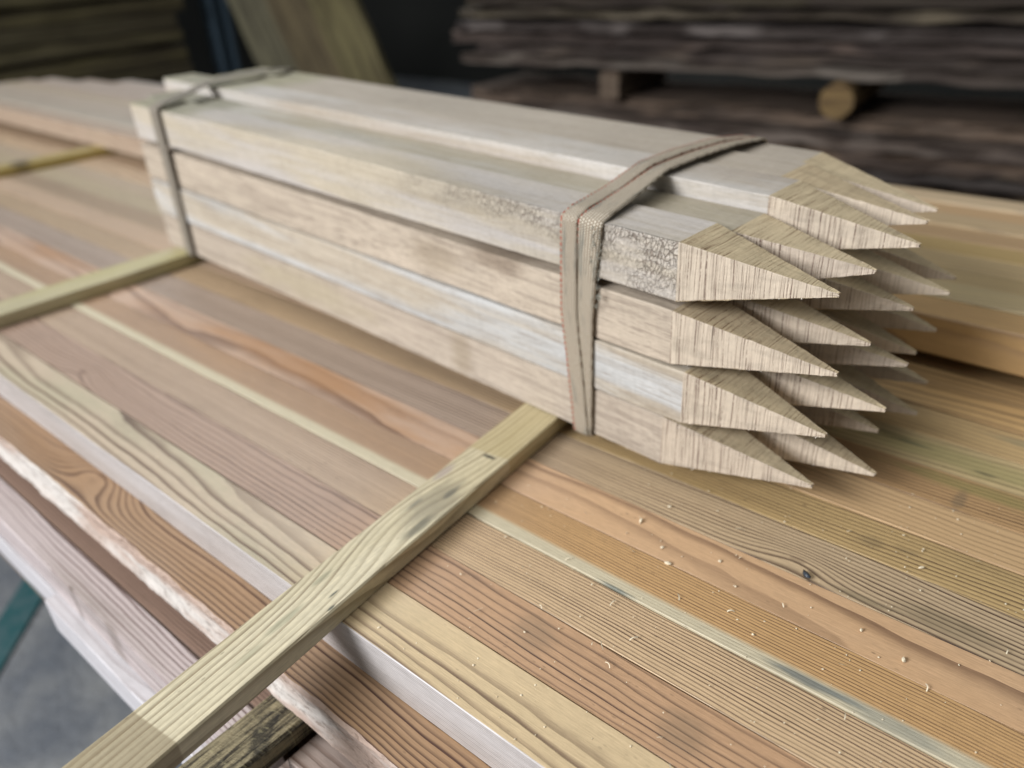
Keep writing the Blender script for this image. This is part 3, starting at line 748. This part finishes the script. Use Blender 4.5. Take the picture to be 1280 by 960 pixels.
def bgwood(name, light, dark, seed, bark=.3, pale=None):
    m = M(name); x, y, z = m.x, m.y, m.z
    n = m.noise(x * 1.1 + seed, y * 14, z * 22, 1, 4, .6); n2 = m.noise(x * .9 + seed * 2, y * 5, z * 5, 1, 3)
    c = m.mix(light, dark, ss(n, .4, .62))
    c = m.mix(c, '262120', ss(n2, .45, .6) * bark)
    if pale: c = m.mix(c, pale, ss(m.noise(x * 1.3 + seed * 3, y * 2, z * 3, 1, 2), .52, .62) * .9)
    return m.done(m.scale(m.mix(c, '6a4a34', .12), .68), .8, n, bd=.01)
ANG = math.atan2(.1, .995); dR = Vector((.995, .1, 0)); nR = Vector((-.1, .995, 0)); P0 = Vector((0, 6, 0))
rb = random.Random(11)
GB = 'waney planks stacked in the dark rack at the right'
def rack(z0, z1, s0, s1, depth, mat, lab, off=0.0, wavy=.02):
    """plank whose front face lies in the rack plane; s is distance along the rack"""
    L_ = s1 - s0; me = bar_mesh('stacked_plank', L_, depth, z1 - z0, seg=.12, wav=wavy, rough_front=wavy, seed=rb.randint(0, 99), ch=.008)
    c_ = P0 + dR * s0 + nR * (depth / 2 + off)
    return tag(link('stacked_plank', me, [mat], loc=(c_.x, c_.y, z1), rot=(0, 0, ANG)), lab, 'plank', GB)
tones = [('7a6858', '40382f'), ('6a5e54', '39322d'), ('7c6856', '41372f'), ('5f5a55', '35312f')]
zz = -.285; k = 0
words_ = ['first', 'second', 'third', 'fourth', 'fifth', 'sixth', 'seventh', 'eighth', 'ninth', 'tenth', 'eleventh', 'twelfth', 'thirteenth', 'fourteenth', 'fifteenth', 'sixteenth']
while zz > -1.8:
    h = rb.uniform(.08, .13)
    if k % 5 == 4: h_ = .07; zz -= h_
    a, b = tones[k % 4]
    rack(zz - h, zz, -5.6 + rb.uniform(0, .5), 2.6, .9, bgwood('rack_wood', a, b, k * 3.1, .4, 'a08a70' if k in (2, 4) else ('7d7268' if k % 2 else None)),
         'dim waney plank, %s below the dark slot of the right rack' % words_[k], off=rb.uniform(-.08, .1))
    zz -= h + .006; k += 1
ups = [(-.045, .025, '6e655b', '453d36', '7d756b', .0), (.03, .115, '4b433d', '2a2622', '6a5e52', .04), (.12, .205, '5a4f48', '2c2724', '76655a', .0),
       (.215, .285, '4a4440', '262322', '7c746f', -.05), (.315, .375, '6a6250', '3a352c', '7a705c', .03), (.40, .5, '3c3826', '1e1c16', None, .05), (.51, .6, '3f3a34', '1e1c16', None, .0), (.61, .7, '3f3a34', '1e1c16', None, .0), (.71, .8, '3f3a34', '1e1c16', None, .03)]
for k, (a, b, l, d, p, off) in enumerate(ups):
    rack(a, b, -5.5 + rb.uniform(0, .4), 2.6, .9, bgwood('rack_wood', l, d, 50 + k * 2.7, .55, p),
         'waney plank, %s above the dark slot of the right rack' % words_[k], off=off, wavy=.014)
def log(s, zc, r, lab, mat):
    N = 28; vs = []; fs = []
    for i, (yd, rr) in enumerate(((-.10, r * .97), (-.09, r), (.4, r), (.9, r))):
        for j in range(N):
            a = 2 * math.pi * j / N; q = rr * (1 + .05 * noise.noise(Vector((math.cos(a) * 2, math.sin(a) * 2, s))))
            p = P0 + dR * (s + q * math.cos(a)) + nR * yd; vs.append((p.x, p.y, zc + q * math.sin(a)))
    for i in range(3):
        for j in range(N): fs.append((i * N + j, i * N + (j + 1) % N, (i + 1) * N + (j + 1) % N, (i + 1) * N + j))
    fs.append(tuple(range(N))[::-1]); fs.append(tuple(3 * N + j for j in range(N)))
    me = bpy.data.meshes.new('log_bearer'); me.from_pydata([tuple(q * K for q in p) for p in vs], [], fs)
    return tag(link('log_bearer', me, [mat]), lab, 'log')
LOGM = bgwood('log_wood', '8e7448', '5f4a2e', 5, .15)
log(-2.04, -.165, .118, 'round sawn log end holding up the planks in the right rack', LOGM)
me = bar_mesh('spacer_block', .9, .17, .21, ch=.02)
c_ = P0 + dR * -3.82 + nR * -.03
tag(link('spacer_block', me, [bgwood('block_wood', '7a6a58', '5a4c3e', 7, .1)], loc=(c_.x, c_.y, -.06), rot=(0, 0, ANG + math.pi / 2)), 'pale square spacer block in the dark slot of the right rack', 'block')

# leaning planks
LP = [('6f6c54', '4b4a3a', 'greyish wide plank leaning against the rack, leftmost of three'), ('6b6044', '4a422e', 'brownish wide plank leaning in the middle of three'),
      ('77704a', '524c30', 'olive wide plank leaning at the right of three')]
for k, (a, b, lab) in enumerate(LP):
    wdt = .60; x_ = -8.47 + k * .68
    m = bgwood('leaning_wood', a, b, 20 + k * 4, .1)
    me = bar_mesh('leaning_plank', 4.2, wdt, .1, ch=.01, wav=.01, seed=k)
    # local x runs up the plank, leaning left and back
    up = Vector((-.48, .02, .87)).normalized(); sidev = Vector((1, .1, 0)); sidev = (sidev - up * sidev.dot(up)).normalized(); nv = up.cross(sidev)
    rot = Matrix((up, sidev, nv)).transposed()
    p = Vector((x_ + .0, 5.7 + k * .05, -.05)) - up * 2.05 + sidev * (0)
    p.z = max(p.z, -1.86)
    o = link('leaning_plank', me, [m], loc=p, rot=rot.to_euler())
    tag(o, lab, 'plank', 'wide planks leaning against the rack')
# steel post
mst = M('steel_paint'); ST = mst.done('39464f', .5, spec=.5)
def post(x, y, w, h=6.0, z=-1.9):
    vs = []; fs = []; prof = [(-w / 2, -w / 2), (w / 2, -w / 2), (w / 2, -w / 2 + .05), (.025, -w / 2 + .05), (.025, w / 2 - .05), (w / 2, w / 2 - .05), (w / 2, w / 2), (-w / 2, w / 2), (-w / 2, w / 2 - .05), (-.025, w / 2 - .05), (-.025, -w / 2 + .05), (-w / 2, -w / 2 + .05)]
    n = len(prof)
    for zz_ in (z, z + h):
        for p in prof: vs.append(((x + p[0]) * K, (y + p[1]) * K, zz_ * K))
    for i in range(n): fs.append((i, (i + 1) % n, n + (i + 1) % n, n + i))
    fs.append(tuple(range(n))[::-1]); fs.append(tuple(range(n, 2 * n)))
    me = bpy.data.meshes.new('steel_post'); me.from_pydata(vs, [], fs); return link('steel_post', me, [ST], rot=(0, 0, 0))
tag(post(-10.1, 6.02, .24), 'blue grey steel post between the left stack and the leaning planks', 'post')
# left stack: slabs seen from the side, running front to back
GS = 'olive slabs piled at the far left'
zz = 1.0; k = 0
while zz > -1.85:
    h = rb.uniform(.13, .2); e = rb.uniform(-.12, .1)
    gap = .05 if k % 3 == 2 else .012
    m = bgwood('slab_wood', ['5d5736', '4f4b33', '666040'][k % 3], '38351f', 80 + k * 2.2, .25)
    me = bar_mesh('stacked_slab', 9.0, 1.3, h, ch=.012, wav=.006, seg=.15, seed=k + 50)
    o = link('stacked_slab', me, [m], loc=(-10.0 - .65 + rb.uniform(-.05, .05) + .45, 5.45 + e - 9.0, zz), rot=(0, 0, math.radians(90 - 3.8)))
    o.location = Vector((-10.65 - .45, 5.5 + e - 9.0, zz)) * K
    tag(o, 'olive brown slab, %s from the top of the far left pile' % words_[k], 'slab', GS)
    zz -= h + gap; k += 1

# ================================================================ camera
def camrot(a, b, c):
    Rz = Matrix.Rotation(c, 3, 'Z'); B = Matrix(((1, 0, 0), (0, 0, -1), (0, 1, 0)))
    return Rz @ B @ Matrix.Rotation(a, 3, 'X') @ Matrix.Rotation(b, 3, 'Z')
cam = bpy.data.cameras.new('camera'); co = bpy.data.objects.new('camera', cam); COL.objects.link(co)
co.matrix_world = Matrix.Translation((0, 0, K)) @ camrot(math.radians(-29.944), math.radians(-3.554), math.radians(42.051)).to_4x4()
cam.sensor_width = 36; cam.lens = 997.3 / 1280 * 36; cam.clip_start = .01; cam.clip_end = 100
cam.dof.use_dof = True; cam.dof.focus_distance = 1.22 * K; cam.dof.aperture_fstop = 3.4
S.camera = co

# ================================================================ light
w = bpy.data.worlds.new('World'); S.world = w; w.use_nodes = True
bg = w.node_tree.nodes['Background']; bg.inputs[0].default_value = (.86, .94, 1.0, 1); bg.inputs[1].default_value = .16
def area(name, pos, target, sx, sy, power, col):
    l = bpy.data.lights.new(name, 'AREA'); l.shape = 'RECTANGLE'; l.size = sx * K; l.size_y = sy * K; l.energy = power; l.color = col
    o = bpy.data.objects.new(name, l); COL.objects.link(o); o.location = Vector(pos) * K
    o.rotation_euler = (Vector(target) - Vector(pos)).to_track_quat('-Z', 'Y').to_euler(); return o
area('doorway_daylight', (-4.6, -8.6, 5.6), (-1.0, 1.0, 0), 5.6, 3.6, 375, (.93, .95, 1.0))
area('added_sheen_light', (-11.0, 7.0, 8.0), (-2.0, 1.2, 0), 6.0, 4.0, 75, (.90, .95, 1.0))  # added lamp with no visible source, lays a cool sheen on the left boards
area('rooflight', (-1.2, -.2, 6.0), (-.8, 1.0, 0), 4.0, 4.0, 16, (1.0, .96, .88))

S.view_settings.view_transform = 'Standard'; S.view_settings.look = 'None'; S.view_settings.exposure = 0.10; S.view_settings.gamma = 1
S.cycles.use_denoising = True
try: S.cycles.denoiser = 'OPENIMAGEDENOISE'
except Exception: pass
S.cycles.max_bounces = 6; S.cycles.diffuse_bounces = 4
